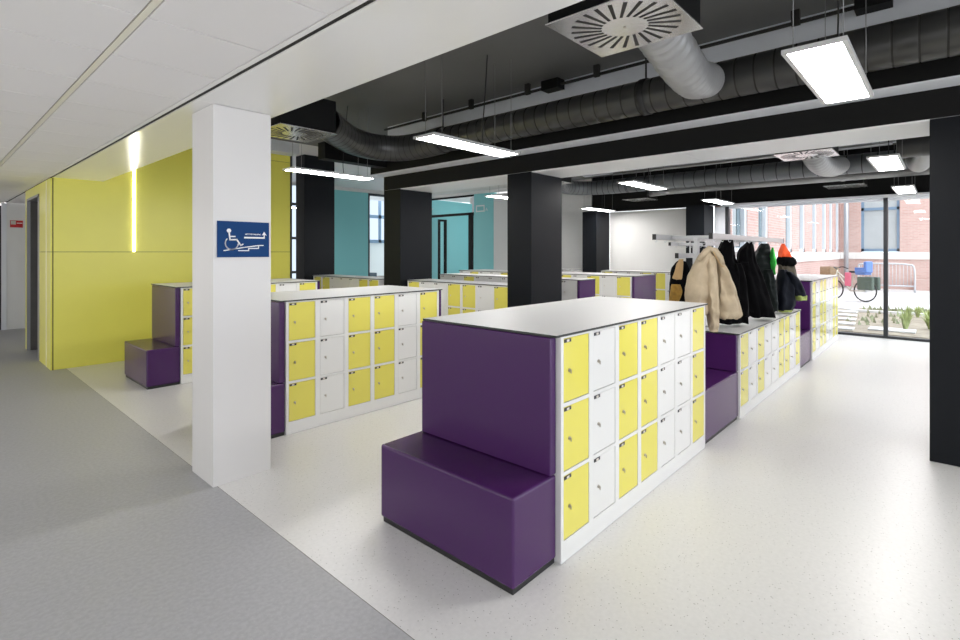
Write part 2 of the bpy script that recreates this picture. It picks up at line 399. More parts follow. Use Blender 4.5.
# glass front
XG = 12.1
wn = root('window_1', (0, 0, 0), 'floor to ceiling glass front with dark mullions facing the courtyard', 'window', kind='structure')
bm = bmesh.new()
bm_box(bm, XG-.05, XG+.06, -8, 3.60, 0, .045); 
bm_box(bm, XG-.05, XG+.08, 3.55, 3.62, 0, 2.6)
build('window_frame', bm, 'frame_dark', wn)
for y in (.83, -2.0, -4.8, -7.6): box('mullion', (XG-.06, XG+.08, y-.032, y+.032, .045, 2.60), 'frame_dark', wn)
bm = bmesh.new(); bm_box(bm, XG-.30, XG+.06, -8, 3.66, 2.601, 2.638); bm_box(bm, XG-.03, XG+.05, -8, 3.55, 2.55, 2.60); bm_box(bm, XG-.03, XG+.08, 3.63, 3.855, 0, 2.60)
build('head_panel', bm, 'frame_white', wn)
for a, b in ((.863, 3.55), (-1.967, .797), (-4.767, -2.033), (-7.567, -4.833)):
    box('pane', (XG, XG+.012, a, b, .046, 2.549), 'glass', wn)

# ------------------------------------------------------------------ ceiling services
def ceiling_light(x, y, label):
    t = root('ceiling_light', (x, y, 2.6), label, 'ceiling light', 'long suspended light panels')
    bm = bmesh.new(); L, W = 1.20, .275
    bm_box(bm, 0, L, 0, W, .008, .022)
    bm_box(bm, 0, L, 0, .022, 0, .008); bm_box(bm, 0, L, W-.022, W, 0, .008); bm_box(bm, 0, .016, .022, W-.022, 0, .008); bm_box(bm, L-.016, L, .022, W-.022, 0, .008)
    build('housing', bm, 'lamp_metal', t)
    box('light_panel', (.017, L-.017, .023, W-.023, .002, .007), 'lamp', t)
    for px in (.12, L-.12):
        for py in (.03, W-.03):
            bm = bmesh.new(); bm_tube(bm, [(px, py, .022), (px, py, CEIL-2.601)], .0022, 6); build('wire', bm, 'wire', t)
    bm = bmesh.new()
    bm_tube(bm, spline([(.78, W*.5, .022), (.77, W*.5, .2), (.80, W*.5, .5), (.84, W*.5, CEIL-2.602)], 6), .005, 6); build('power_cord', bm, 'black_rubber', t)
lights = [
 (2.95, .345, 'bright light panel hung beside the big square air diffuser'),
 (2.965, 3.225, 'light panel hung under the duct between the white beam and middle black column'),
 (3.03, 5.77, 'light panel hung before the yellow wall end, under the duct elbow'),
 (6.85, .36, 'light panel hung under the far duct beside the tall black column'),
 (6.85, 3.27, 'light panel hung under the far ducts just past the middle black column'),
 (6.90, 5.90, 'light panel hung before the teal pilaster with the screen symbol'),
 (10.2, .36, 'light panel hung close before the glass front mullion'),
 (10.25, 3.25, 'light panel hung before the facade column at the window edge'),
 (7.0, 8.95, 'light panel added unseen behind the black column to brighten the teal wall'),  # invented lamp hidden by the column, added to light the back hall
 (5.2, 10.8, 'light panel added unseen to brighten the back hall behind the yellow wall end'),  # invented lamp out of view, added to light the back hall
 (10.35, 6.00, 'light panel hung before the black column between white walls')]
for x, y, l in lights: ceiling_light(x, y, l)

def ringed(p0, p1, r, step, ridge=.004):
    p0, p1 = Vector(p0), Vector(p1); L = (p1-p0).length; d = (p1-p0)/L
    pts, rad = [], []; s = 0.
    while s < L-step*.6:
        pts += [p0+d*s, p0+d*(s+step-.016), p0+d*(s+step-.010), p0+d*(s+step-.004)]; rad += [r, r+ridge*.35, r-ridge, r+ridge*.35]
        s += step
    pts.append(p1); rad.append(r)
    return pts, rad

def duct(name, label, segs, m, cat='duct', joints=()):
    bm = bmesh.new()
    for pts, rad, sg in segs: bm_tube(bm, pts, rad, sg)
    o = tag(build(name, bm, m), label, cat)
    return o

def curved(pts, r, n=10, ripple=.004, every=3):
    P = spline(pts, n); return P, [r + (ripple if (k % every == 0) else 0) for k in range(len(P))]

ZD, XD = 3.03, 4.53
root_d = root('ventilation_duct', (0, 0, 0), 'main dark spiral duct running along the grey concrete band', 'duct')
bm = bmesh.new(); p, r = ringed((XD, -3.5, ZD), (XD, 4.75, ZD), .155, .14); bm_tube(bm, p, r, 32, cap=False, groove=4); build('spiral_pipe', bm, ['duct', 'black_gap'], root_d)
bm = bmesh.new(); p, r = curved([(XD, 4.75, ZD), (XD, 5.2, ZD-.01), (4.40, 5.55, ZD-.02), (4.08, 5.68, ZD-.02), (3.7, 5.56, ZD-.02), (3.3, 5.25, 3.0), (2.89, 4.86, 2.98)], .172, 40, .0, 2); bm_tube(bm, p, r, 32, cap=False, groove=11); build('elbow', bm, ['duct', 'black_gap'], root_d)
for y in (-.12, 2.05, 4.76):
    bm = bmesh.new(); bm_tube(bm, [(XD, y-.035, ZD), (XD, y-.03, ZD), (XD, y+.03, ZD), (XD, y+.035, ZD)], [.155, .166, .166, .155], 32, cap=False)
    bm_tube(bm, [(XD, y, ZD+.16), (XD, y, CEIL)], .009, 8); build('hanger_clamp', bm, 'black_plinth', root_d)

def diffuser(x, y, label, flex=None, s=.6):
    """square swirl diffuser with plenum box above"""
    t = root('air_diffuser', (x, y, 2.786), label, 'air diffuser', 'square swirl air diffusers')
    bm = bmesh.new(); bm_box(bm, 0, s, 0, s, 0, .008, bev=.002); build('face_plate', bm, 'plate', t)
    box('plenum_box', (.012, s-.012, .012, s-.012, .009, .33), 'black_paint', t)
    bm = bmesh.new(); c = s/2; n = 24
    for k in range(n):
        a = 2*PI*k/n + .05; sw = .16
        p0 = Vector((c+.12*math.cos(a), c+.12*math.sin(a), 0)); p1 = Vector((c+.278*math.cos(a+sw), c+.278*math.sin(a+sw), 0))
        dd = (p1-p0).normalized(); nn = Vector((-dd.y, dd.x, 0))*.0105
        v = [bm.verts.new(q+Vector((0, 0, z))) for z in (-.0012, .002) for q in (p0-nn*.7, p1-nn, p1+nn, p0+nn*.7)]
        for f in ((0, 1, 2, 3), (7, 6, 5, 4), (0, 4, 5, 1), (1, 5, 6, 2), (2, 6, 7, 3), (3, 7, 4, 0)): bm.faces.new([v[i] for i in f])
    build('swirl_slots', bm, 'black_gap', t)
    bm = bmesh.new(); bm_tube(bm, [(c, c, -.003), (c, c, .004)], .008, 12); build('centre_screw', bm, 'steel', t)
    for sx in (.1, s-.1):
        bm = bmesh.new(); bm_tube(bm, [(sx, c, .33), (sx, c, CEIL-2.787)], .005, 6); build('hanger_rod', bm, 'wire', t)
    if flex:
        pts, r = flex; P = spline([Vector(q)-Vector((x, y, 2.786)) for q in pts], 14); bm = bmesh.new()
        bm_tube(bm, P, [r + .007*math.sin(k*2*PI/3.5) for k in range(len(P))], 28, cap=False); build('flexible_duct', bm, 'flex', t)
diffuser(2.215, .955, 'large square air diffuser beside the white soffit, its slots facing down', ([(2.835, 1.25, 2.93), (3.0, 1.25, 2.88), (3.4, 1.29, 2.83), (3.8, 1.36, 2.86), (4.15, 1.42, 2.95), (4.372, 1.455, 3.01)], .135))
diffuser(2.26, 4.545, 'square air diffuser near the white column tinted by the yellow wall')
diffuser(7.06, .97, 'square air diffuser seen edge on above the coats with rippled duct', ([(7.672, 1.27, 2.93), (7.9, 1.27, 2.84), (8.4, 1.27, 2.80), (9.2, 1.27, 2.86), (10.03, 1.27, 3.0)], .135))
diffuser(11.05, 1.05, 'square air diffuser hung close to the glass front', ([(10.968, 1.35, 2.92), (11.0, 1.35, 2.92), (11.06, 1.35, 2.92)], .07))
diffuser(10.82, 4.87, 'square air diffuser hung before the white facade wall')
diffuser(7.03, 4.78, 'square air diffuser half hidden behind the middle black column')

# far room ducts
t = root('ventilation_duct', (0, 0, 0), 'far spiral duct across the room before the glass front', 'duct')
XF, ZF = 10.2, 3.02
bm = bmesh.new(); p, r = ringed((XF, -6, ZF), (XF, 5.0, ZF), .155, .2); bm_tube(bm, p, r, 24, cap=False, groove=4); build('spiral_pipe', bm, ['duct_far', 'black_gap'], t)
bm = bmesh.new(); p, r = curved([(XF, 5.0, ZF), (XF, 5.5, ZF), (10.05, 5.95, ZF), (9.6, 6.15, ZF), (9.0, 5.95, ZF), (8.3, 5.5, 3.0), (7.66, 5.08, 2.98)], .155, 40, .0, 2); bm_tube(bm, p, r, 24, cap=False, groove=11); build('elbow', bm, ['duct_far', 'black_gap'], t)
t = root('ventilation_pipe', (0, 0, 0), 'slim far pipe running below the far spiral duct', 'pipe')
bm = bmesh.new(); p, r = ringed((10.9, -6, 2.90), (10.9, 4.5, 2.90), .06, .2, .003); bm_tube(bm, p, r, 20, cap=False); build('spiral_pipe', bm, 'flex', t)
bm = bmesh.new(); p, r = curved([(10.9, 4.5, 2.90), (10.92, 4.65, 2.90), (10.97, 4.76, 2.90), (11.0, 4.875, 2.90)], .07, 6, .003, 2); bm_tube(bm, p, r, 20, cap=False); build('elbow', bm, 'flex', t)
t = root('ventilation_duct', (0, 0, 0), 'short dark duct stub beside the tall black column', 'duct')
bm = bmesh.new(); p, r = ringed((8.95, -4, 3.02), (8.95, .42, 3.02), .155, .25); bm_tube(bm, p, r, 24); build('spiral_pipe', bm, 'duct', t)
bm = bmesh.new(); p, r = curved([(9.12, .2, 2.98), (9.4, .25, 2.86), (9.7, .3, 2.86), (10.02, .35, 2.98)], .11, 8, .004, 2); bm_tube(bm, p, r, 20, cap=False); build('flexible_elbow', bm, 'flex', t)

bm = bmesh.new(); bm_tube(bm, [(9.9, .6, 3.24), (9.9, 5.2, 3.24)], .026, 12); tag(build('conduit_pipe', bm, 'flex'), 'thin pale conduit above the far spiral duct', 'pipe')
tag(box('conduit_pipe', (10.5, 10.62, -4, 6.3, 3.36, 3.48), 'concrete_and_lit_soffit'), 'pale blue square trunking under the far ceiling', 'pipe')

def cable_rail(x, y0, y1, z, label, boxes):
    t = root('cable_rail', (x, 0, z), label, 'cable rail')
    bm = bmesh.new(); bm_box(bm, -.012, .012, y0, y1, -.012, .012); bm_box(bm, .05, .066, y0, y1, .02, .034); build('rail', bm, 'black_gap', t)
    y = y0+.3
    while y < y1:
        box('bracket', (-.02, .02, y-.03, y+.03, -.02, CEIL-z), 'black_gap', t); y += .9
    for yb in boxes: box('junction_box', (-.07, .07, yb-.11, yb+.11, -.045, .06), 'black_paint', t)
cable_rail(4.78, -3, 6.3, 3.45, 'black cable rail with junction boxes along the grey concrete band', (.40, 3.25))
cable_rail(9.8, -3, 6.3, 3.44, 'black cable rail under the far ceiling', (1.0,))

# LED line in yellow wall
t = tag(box('wall_lamp', (2.171, 2.188, Y0-.006, Y0-.0005, 1.606, 3.236), 'led'), 'thin vertical light line on the yellow wall', 'light')

# ------------------------------------------------------------------ lockers
PITCH, DW, EDGE, DH, DG, Z0 = .302, .250, .026, .329, .025, .115
def door_mesh(m):
    bm = bmesh.new(); bm_box(bm, 0, DW, 0, .014, 0, DH, bev=.0015, seg=1); return build('door', bm, m, mesh_only=True)
DOORS = {'Y': door_mesh('yellow_lacquer'), 'W': door_mesh('white_lacquer')}
bm = bmesh.new()
bm_tube(bm, [(0, 0, 0), (0, -.005, 0)], .0095, 16); bm_tube(bm, [(0, -.005, 0), (0, -.008, 0)], .0072, 16)
bm_box(bm, -.0016, .0016, -.014, -.009, -.016, .004)
LOCK = build('lock', bm, 'steel', mesh_only=True)
bm = bmesh.new(); bm_box(bm, 0, .064, -.004, 0, 0, .018, 0, .001, 1); bm_box(bm, .021, .043, -.0048, -.0005, .003, .015, 1)
TAGM = build('number_tag', bm, ['tag_black', 'tag_paper'], mesh_only=True)
CARC = {}
def carcass(nc, nt, depth):
    k = (nc, nt, depth)
    if k not in CARC:
        bm = bmesh.new(); W = nc*PITCH; H = Z0 + nt*DH + (nt-1)*DG + .013
        bm_box(bm, .002, W-.002, .017, depth, .004, H)
        g = .0025
        bm_box(bm, 0, W, 0, .0165, .004, Z0-g)                          # plinth rail
        bm_box(bm, 0, W, 0, .0165, H-.013+g, H)                         # top rail
        for c in range(nc+1):
            xa = 0 if c == 0 else c*PITCH-EDGE+g
            xb = W if c == nc else c*PITCH+EDGE-g
            bm_box(bm, xa, xb, 0, .0165, Z0-g, H-.013+g)
        for c in range(nc):
            for r in range(1, nt):
                z = Z0 + r*(DH+DG)-DG
                bm_box(bm, c*PITCH+EDGE-g, (c+1)*PITCH-EDGE+g, 0, .0165, z+g, z+DG-g)
        CARC[k] = build('carcass', bm, 'white_lacquer', mesh_only=True)
    return CARC[k]

def cabinet(x, y, rz, cols, nt, depth, label, group):
    t = root('locker_cabinet', (x, y, 0), label, 'locker cabinet', group, rz)
    link('carcass', carcass(len(cols), nt, depth), t)
    for c, colr in enumerate(cols):
        for r in range(nt):
            d = link('door', DOORS[colr], t, (c*PITCH+EDGE, .002, Z0 + r*(DH+DG)))
            if colr == 'Y': d['label'] = 'yellow locker door'
            link('lock', LOCK, d, (.054, 0, DH*.5-.005))
            link('number_tag', TAGM, d, (.005, 0, DH-.021))
    return t

def island(x, y, rz, units, nt, depth, group, top_label, top_ext=(0, 0), hs=1.):
    H = Z0 + nt*DH + (nt-1)*DG + .013
    off = 0.; ca, sa = math.cos(rz), math.sin(rz)
    for cols, label in units:
        cabinet(x+off*ca, y+off*sa, rz, cols, nt, depth, label, group).scale.z = hs; off += len(cols)*PITCH
    bm = bmesh.new()
    fs = bm_box(bm, -top_ext[0], off+top_ext[1], -.006, depth+.004, H+.001, H+.013)
    for f in fs: f.material_index = 0 if abs(f.normal.z) > .5 or True else 1
    bm.normal_update()
    for f in bm.faces: f.material_index = 0 if abs(f.normal.z) > .5 else 1
    w = build('worktop', bm, ['laminate', 'core_black']); w.location = (x, y, -H*(1-hs)); w.rotation_euler = (0, 0, rz)
    tag(w, top_label, 'worktop')
    return off, H

def bench(label, x0, x1, y0, y1, back=None, h=.457, cat='bench', plinth_only=False):
    """back = list of (xa, xb, ztop) padded back panels standing on the seat"""
    t = root('upholstered_bench', (x0, y0, 0), label, cat, 'purple upholstered benches')
    w, dp = x1-x0, y1-y0
    box('plinth', (.012, w-.002, .012, dp-.012, 0, .03), 'black_plinth', t)
    box('seat_block', (0, w, 0, dp, .03, h), 'purple_vinyl', t, .012, 3)
    for xa, xb, zt in (back or []):
        box('backrest', (xa-x0, xb-x0, 0, dp-.024, h+.003, zt), 'purple_vinyl', t, .008, 3)
    return t

# island A : the big one
GA = 'three-tier lockers of the big island'
XA, YA = 2.213, 1.454
offA, H3 = island(XA, YA, 0, [('YWY', 'three-column locker cabinet touching the backrest of the big purple bench'),
                      ('YWWY', 'four-column locker cabinet ending the big island before the recessed purple bench')], 3, 1.0, GA,
                  'white worktop with thin black edge over the big locker island', (.05, .05))
XA1 = XA+offA
bench('big purple bench with tall padded back in front of the big locker island', 1.857, 2.211, 1.481, 2.488, [(2.157, 2.2105, H3-.001)])
# bench between A and C, then C
XC = 5.285
bench('purple bench recessed between the big island and the coat rack lockers', XA1+.012, XC-.002, 1.470, 2.44,
      [(XA1+.012, XA1+.062, H3-.001), (XC-.056, XC-.003, .808)])
GC = 'two-tier lockers under the coats'
offC, H2 = island(XC, YA, 0, [('YWY', 'two-tier locker cabinet beside the recessed purple bench under the beige coat'),
                      ('WWY', 'two-tier locker cabinet in the middle of the low row under the black coats'),
                      ('YWY', 'two-tier locker cabinet of the low row beside the tall far island')], 2, .98, GC,
                  'low white worktop under the hanging coats', (.055, .04))
XC1 = XC+offC
XDI = 8.84
bench('purple bench between the coat rack lockers and the tall island by the glass', XC1+.012, XDI-.002, 1.470, 2.44,
      [(XC1+.012, XC1+.05, .808), (XDI-.056, XDI-.003, H3-.001)])
GD = 'three-tier lockers of the island by the glass'
offD, _ = island(XDI, YA, 0, [('YWYY', 'four-column locker cabinet next to the purple bench beyond the coats'),
                     ('WWYY', 'four-column locker cabinet ending the row toward the glass front')], 3, .98, GD,
                 'white worktop on the tall island by the glass front', (.05, .05))
XD1 = XDI+offD
bench('purple bench at the row end toward the glass front', XD1+.012, XD1+.30, 1.49, 2.44, [(XD1+.012, XD1+.05, H3-.001)])

# island B
XB, YBk = 2.164, 4.246
offB, _ = island(XB, YBk, 0, [('YWY', 'three-column locker cabinet right beside the white column'),
                     ('YWY', 'three-column locker cabinet ending the middle island with a purple end panel')], 3, .98, 'three-tier lockers of the middle island',
                 'white worktop on the middle island behind the white column', (.05, .05))
bench('purple bench half hidden behind the white column', 1.81, 2.162, 4.262, 5.21, [(2.108, 2.1615, H3-.001)])
bench('purple bench at the far end of the middle island', XB+offB+.006, XB+offB+.36, 4.262, 5.21, [(XB+offB+.006, XB+offB+.056, H3-.001)])
# island F
XFI, YF = 2.148, 6.831
offF, _ = island(XFI, YF, 0, [('YWY', 'three-column locker cabinet near the yellow wall beside its purple bench'),
                     ('YWY', 'three-column locker cabinet near the yellow wall ending in a purple panel')], 3, .98, 'three-tier lockers of the island by the yellow wall',
                 'white worktop on the island before the yellow wall', (.05, .05))
bench('purple bench before the yellow wall', 1.793, 2.146, 6.847, 7.79, [(2.092, 2.1455, H3-.001)])
bench('purple bench at the far end of the island by the yellow wall', XFI+offF+.006, XFI+offF+.36, 6.847, 7.79, [(XFI+offF+.006, XFI+offF+.056, H3-.001)])

# cross rows, doors facing the corridor (local x -> world -y)
R = -PI/2
def purple_end(label, x0, x1, y0, y1):
    t = root('end_panel', (x0, y0, 0), label, 'end panel', 'purple end panels')
    box('padded_panel', (0, x1-x0, 0, y1-y0, .06, H3-.001), 'purple_vinyl', t, .008, 3)
    box('plinth', (.01, x1-x0-.01, .01, y1-y0, 0, .06), 'black_plinth', t)
island(5.33, 6.425, R, [('YWWY', 'cross row locker cabinet before the column with the teal door behind'), ('YWY', 'three-column locker cabinet tucked against the middle black column')], 3, .47,
       'lockers of the cross row between two black columns', 'white worktop of the cross row between two black columns', (.0, .0), .975)
island(5.24, 9.18, R, [('YYWW', 'cross row locker cabinet before the teal wall, yellow doors at its outer end'), ('WYY', 'cross row locker cabinet before the classroom window')], 3, .47,
       'lockers of the cross row before the teal wall', 'white worktop of the cross row before the teal wall', (.03, .0), .97)
island(6.75, 7.17, R, [('WWYW', 'locker cabinet of the second cross row near the teal door'), ('WWW', 'plain white locker cabinet in the second cross row middle'), ('WWW', 'white locker cabinet of the second cross row next to the slim purple panel')], 3, .47,
       'lockers of the second cross row', 'white worktop of the second cross row', (.03, .06))
purple_end('slim purple end panel of the second cross row', 6.75, 7.22, 4.10, 4.148)
island(8.45, 8.32, R, [('WYWW', 'locker cabinet of the third cross row before the teal pilaster'), ('YWYY', 'locker cabinet of the third cross row near the far black column'),
                       ('WYWY', 'locker cabinet of the third cross row with a yellow door beside the wider purple panel'), ('WY', 'two-column locker cabinet next to the wider purple panel')], 3, .9,
       'lockers of the third cross row', 'white worktop of the third cross row', (.03, .06))
purple_end('wider purple end panel of the third cross row', 8.45, 9.35, 4.035, 4.083)
island(10.5, 5.82, R, [('YWW', 'locker cabinet of the last cross row before the white wall'), ('YYW', 'locker cabinet of the last cross row beside the mustard jacket'), ('WW', 'two-column white locker cabinet ending the last cross row behind the coats')], 3, .47,
       'lockers of the last cross row', 'white worktop of the last cross row before the white wall', (.03, .03))
island(10.5, 8.45, R, [('YWWY', 'far locker cabinet before the white wall beside the black facade column'), ('WW', 'far two-column locker cabinet touching the black facade column')], 3, .47,
       'lockers before the far white wall', 'white worktop of the far row by the black facade column', (.03, .03))

# ------------------------------------------------------------------ coat rack and coats
def rack(x0, x1, yc, half, zt, posts, label, z0, base=True):
    t = root('coat_rack', (x0, yc, z0), label, 'coat rack')
    h = zt-z0; L = x1-x0
    for s in (-1, 1):
        r = box('rail', (0, L, s*half-.016, s*half+.016, h-.055, h), 'alu', t, .003)
        for e in (0, L): box('end_cap', (e-.012 if e == 0 else e-.002, e+.002 if e == 0 else e+.012, s*half-.018, s*half+.018, h-.057, h+.002), 'black_plinth', r)
    for px in posts:
        box('post', (px-.03, px+.03, -.02, .02, .011, h-.04), 'alu', t, .003)
        box('cross_arm', (px-.022, px+.022, -half+.017, half-.017, h-.045, h-.008), 'alu', t, .003)
        box('foot_plate', (px-.09, px+.09, -.16, .16, 0, .01), 'alu', t, .002)
    n = int(L/.24)
    for s in (-1, 1):
        for k in range(n):
            bm = bmesh.new(); X = .06+.24*k
            bm_tube(bm, spline([(X, s*half, h-.056), (X, s*half, h-.07), (X, s*(half+.012), h-.08), (X, s*(half+.022), h-.068)], 4), .003, 6)
            build('hook', bm, 'galv', t)
    return t
ZT2 = H2+.014
rk = rack(5.15, 8.05, 1.958, .281, 1.782, (.42, 2.55), 'aluminium coat rack standing on the low lockers, coats hanging from it', ZT2)
rack(8.5, 10.3, 3.15, .28, 1.76, (.35, 1.5), 'empty freestanding coat rack on the floor behind the hanging coats', .001)

lr = box('lower_rail', (.60, 2.85, .265, .297, 1.53-ZT2, 1.585-ZT2), 'alu', rk, .003)
box('end_cap', (.588, .602, .263, .299, 1.528-ZT2, 1.587-ZT2), 'black_plinth', lr)
for px in (1.0, 2.4): box('rail_strut', (px-.01, px+.01, .275, .287, 1.585-ZT2, 1.727-ZT2), 'alu', rk)
FW, RT = Vector((.7399, .673, 0)), Vector((.673, -.7399, 0))
def loft(bm, o, rows, seg=44, folds=(5, .01, 0.), mi=0, quilt=None, yaw=0., wrk=1.):
    """rows: (dz, left, right, half thickness, forward shift) in metres about the hook point o"""
    ax = Matrix.Rotation(yaw, 3, 'Z') @ RT; bx = Matrix.Rotation(yaw, 3, 'Z') @ FW
    # resample the rows smoothly
    P = []
    n = 9; sd = random.uniform(0, 50)
    for i in range(len(rows)-1):
        a = rows[max(i-1, 0)]; b = rows[i]; c = rows[i+1]; d = rows[min(i+2, len(rows)-1)]
        for k in range(n):
            t = k/n
            P.append([.5*(2*b[j] + (c[j]-a[j])*t + (2*a[j]-5*b[j]+4*c[j]-d[j])*t*t + (3*b[j]-a[j]-3*c[j]+d[j])*t**3) for j in range(5)])
    P.append(list(rows[-1]))
    rings = []; N = len(P)
    for i, (dz, l, r, th, fs) in enumerate(P):
        cen, hw = (l+r)/2, (r-l)/2; g = i/(N-1); q = 0.
        if quilt: q = quilt[1]*abs(math.sin(PI*dz/quilt[0]))
        ring = []
        for k in range(seg):
            a = 2*PI*k/seg; ca, sa = math.cos(a), math.sin(a)
            u = math.copysign(abs(ca)**.75, ca)*hw; v = math.copysign(abs(sa)**.8, sa)*(th+q)
            v += folds[1]*(.3+.7*g)*math.sin(folds[0]*u/max(hw, .05)*1.6+folds[2]+3*g)*(1 if sa < .2 else .4)
            wr = (noise.noise(Vector((u*14+sd, dz*4.5, sa*1.5+sd)))*.016 + noise.noise(Vector((u*30+sd, dz*13, sa*2-sd)))*.008)*wrk
            v += wr*(1.4 if sa < 0 else .6); u += wr*.7*ca
            ring.append(bm.verts.new(o + ax*(cen+u) + bx*(v+fs) + Vector((0, 0, dz + .006*math.sin(4*a+folds[2])*(g if i == N-1 else 0)))))
        rings.append(ring)
    for a, b in zip(rings, rings[1:]):
        for k in range(seg):
            f = bm.faces.new((a[k], a[(k+1) % seg], b[(k+1) % seg], b[k])); f.smooth = True; f.material_index = mi
    for rg in (rings[0], rings[-1]):
        f = bm.faces.new(rg); f.material_index = mi
def cloth(name, parent, o, rows, m, **k):
    bm = bmesh.new(); loft(bm, o, rows, **k); return build(name, bm, m, parent)

# beige puffer jacket (scale .0097 m per photo pixel at its distance)
def PX(s, rows): return [(-a*s, b*s, c*s, d, e) for a, b, c, d, e in rows]
HB = Vector((5.10, 1.70, 1.64))
o = HB; s = .0096
t = root('jacket', (0, 0, 0), 'beige quilted jacket hung at the rack end over the low lockers', 'jacket', 'coats on the rack')
cloth('body', t, o, PX(s, [(1, -3, 1, .03, 0), (9, -8, 5, .06, 0), (20, -14, 6, .085, 0), (35, -18, 5, .10, .0), (50, -20, 3, .10, .0), (62, -19, 3, .10, 0), (66, -18, 2, .09, 0)]), 'beige_cloth', folds=(4, .012, .4), quilt=(.17, .02), wrk=1.7)
cloth('front_panel', t, o+FW*-.02, PX(s, [(3, 0, 5, .03, 0), (12, 6, 13, .05, 0), (25, 9.5, 20, .075, 0), (40, 9, 26, .085, 0), (55, 9, 30, .085, 0), (66, 9, 33, .08, 0), (70, 10, 28, .06, 0)]), 'beige_cloth', folds=(4, .012, 1.9), quilt=(.15, .022), wrk=1.7)
cloth('sleeve', t, o+FW*-.06, PX(s, [(8, -2, 5, .03, 0), (20, -4, 6, .05, 0), (40, -4, 6.5, .055, -.02), (60, -3, 7, .055, -.03), (76, -1.5, 6.5, .05, -.03), (82, -1, 6, .045, -.03)]), 'beige_cloth', folds=(3, .006, .2), quilt=(.11, .016), wrk=1.4)
bm = bmesh.new()
bm_tube(bm, [o+RT*a*s+FW*f+Vector((0, 0, -z*s)) for a, z, f in ((-11, 12, -.06), (-6, 6, -.07), (0, 1, -.05), (5, 3, -.07), (9, 10, -.09), (13, 16, -.08))], [.02, .028, .03, .03, .03, .012], 10)
build('collar', bm, 'beige_cloth', t)
bm = bmesh.new(); bm_tube(bm, [o+RT*a*s+FW*-.10+Vector((0, 0, -z*s)) for a, z in ((2, 4), (6, 12), (10, 18), (13, 19))], .004, 6); build('zip_cord', bm, 'tan_cloth', t)

def coat(name, label, o, parts):
    t = root(name, (0, 0, 0), label, 'coat', 'coats on the rack')
    for pn, m, rows, kw in parts: cloth(pn, t, o + FW*kw.pop('f', 0), rows, m, **kw)
    return t
# long black coat beside the beige jacket
o = Vector((5.74, 1.69, 1.715)); s = .0106
coat('coat', 'long black coat hung directly behind the beige jacket', o, [
    ('body', 'black_cloth', PX(s, [(-1, -6, 4, .03, 0), (10, -12, 5, .06, 0), (18, -16, 6, .08, 0), (30, -15, 11, .09, 0), (50, -14, 14, .1, 0), (68, -13, 17, .1, 0), (81, -12, 18, .1, 0)]), dict(folds=(6, .014, .3))),
    ('sleeve', 'black_cloth', PX(s, [(22, 2, 9, .03, 0), (35, 3, 13, .05, 0), (55, 4, 16, .05, 0), (74, 6, 17, .045, 0)]), dict(folds=(3, .008, 1.), f=-.06))])
# second black coat
o = Vector((6.46, 1.69, 1.715)); s = .0114
coat('coat', 'long black coat with a wide hem, next to the dark puffer jacket', o, [
    ('body', 'black_cloth', PX(s, [(0, -1, 4, .03, 0), (8, -9, 5, .06, 0), (20, -11, 7, .08, 0), (34, -11, 12, .09, -.02), (50, -8, 16, .1, -.05), (66, -5, 19, .1, -.09), (74.5, -4, 21, .09, -.11)]), dict(folds=(6, .014, 1.3))),
    ('sleeve', 'black_cloth', PX(s, [(20, -10, -3, .03, 0), (40, -10, -1, .05, 0), (60, -7, 2, .05, -.03), (70, -6, 1, .045, -.05)]), dict(folds=(3, .008, 2.), f=-.06))])
# dark puffer with green lining
o = Vector((7.16, 1.69, 1.705)); s = .0124
coat('jacket', 'dark puffer jacket showing a bright green lining', o, [
    ('body', 'green_cloth', PX(s, [(0, -3, 4, .03, 0), (9, -8, 6, .06, 0), (20, -12, 7, .08, 0), (35, -12, 9, .09, 0), (50, -9, 11, .1, 0), (61, -5, 12, .1, 0), (68.5, 0, 9, .09, 0)]), dict(folds=(4, .01, .3), quilt=(.075, .018))),
    ('lining', 'lining_green', PX(s, [(4, 3.5, 4.5, .01, 0), (10, 2, 5.5, .03, 0), (20, 2, 7, .04, 0), (24, 2.4, 5, .04, 0), (31, 3.5, 6.5, .01, 0)]), dict(folds=(2, .006, 1.), f=-.10)),
    ('sleeve', 'green_cloth', PX(s, [(26, -4, 3, .04, 0), (40, -3, 6, .05, 0), (55, 0, 8, .055, 0), (67.5, 1, 8, .05, 0)]), dict(folds=(3, .008, 2.), f=-.1, quilt=(.07, .014)))])
# jacket with orange hood lining
o = Vector((7.95, 1.645, 1.712)); s = .0142
coat('jacket', 'olive jacket with bright orange hood and dark fur collar', o, [
    ('body', 'olive', PX(s, [(18, -4, 10, .05, 0), (30, -5, 12, .08, 0), (42, -6, 14, .09, 0), (55, -6, 14, .09, 0)]), dict(folds=(6, .012, .3))),
    ('hood', 'orange', PX(s, [(0, -.5, .8, .02, 0), (5, -2.5, 3, .05, 0), (10, -4, 6, .07, 0), (13, -4.5, 8, .07, 0)]), dict(folds=(3, .01, .6))),
    ('fur_collar', 'black_cloth', PX(s, [(12.5, -4, 8, .08, 0), (15, -5, 11, .095, 0), (19, -4.5, 11.5, .09, 0), (21.5, -3.5, 9, .07, 0)]), dict(folds=(9, .012, .6)))])
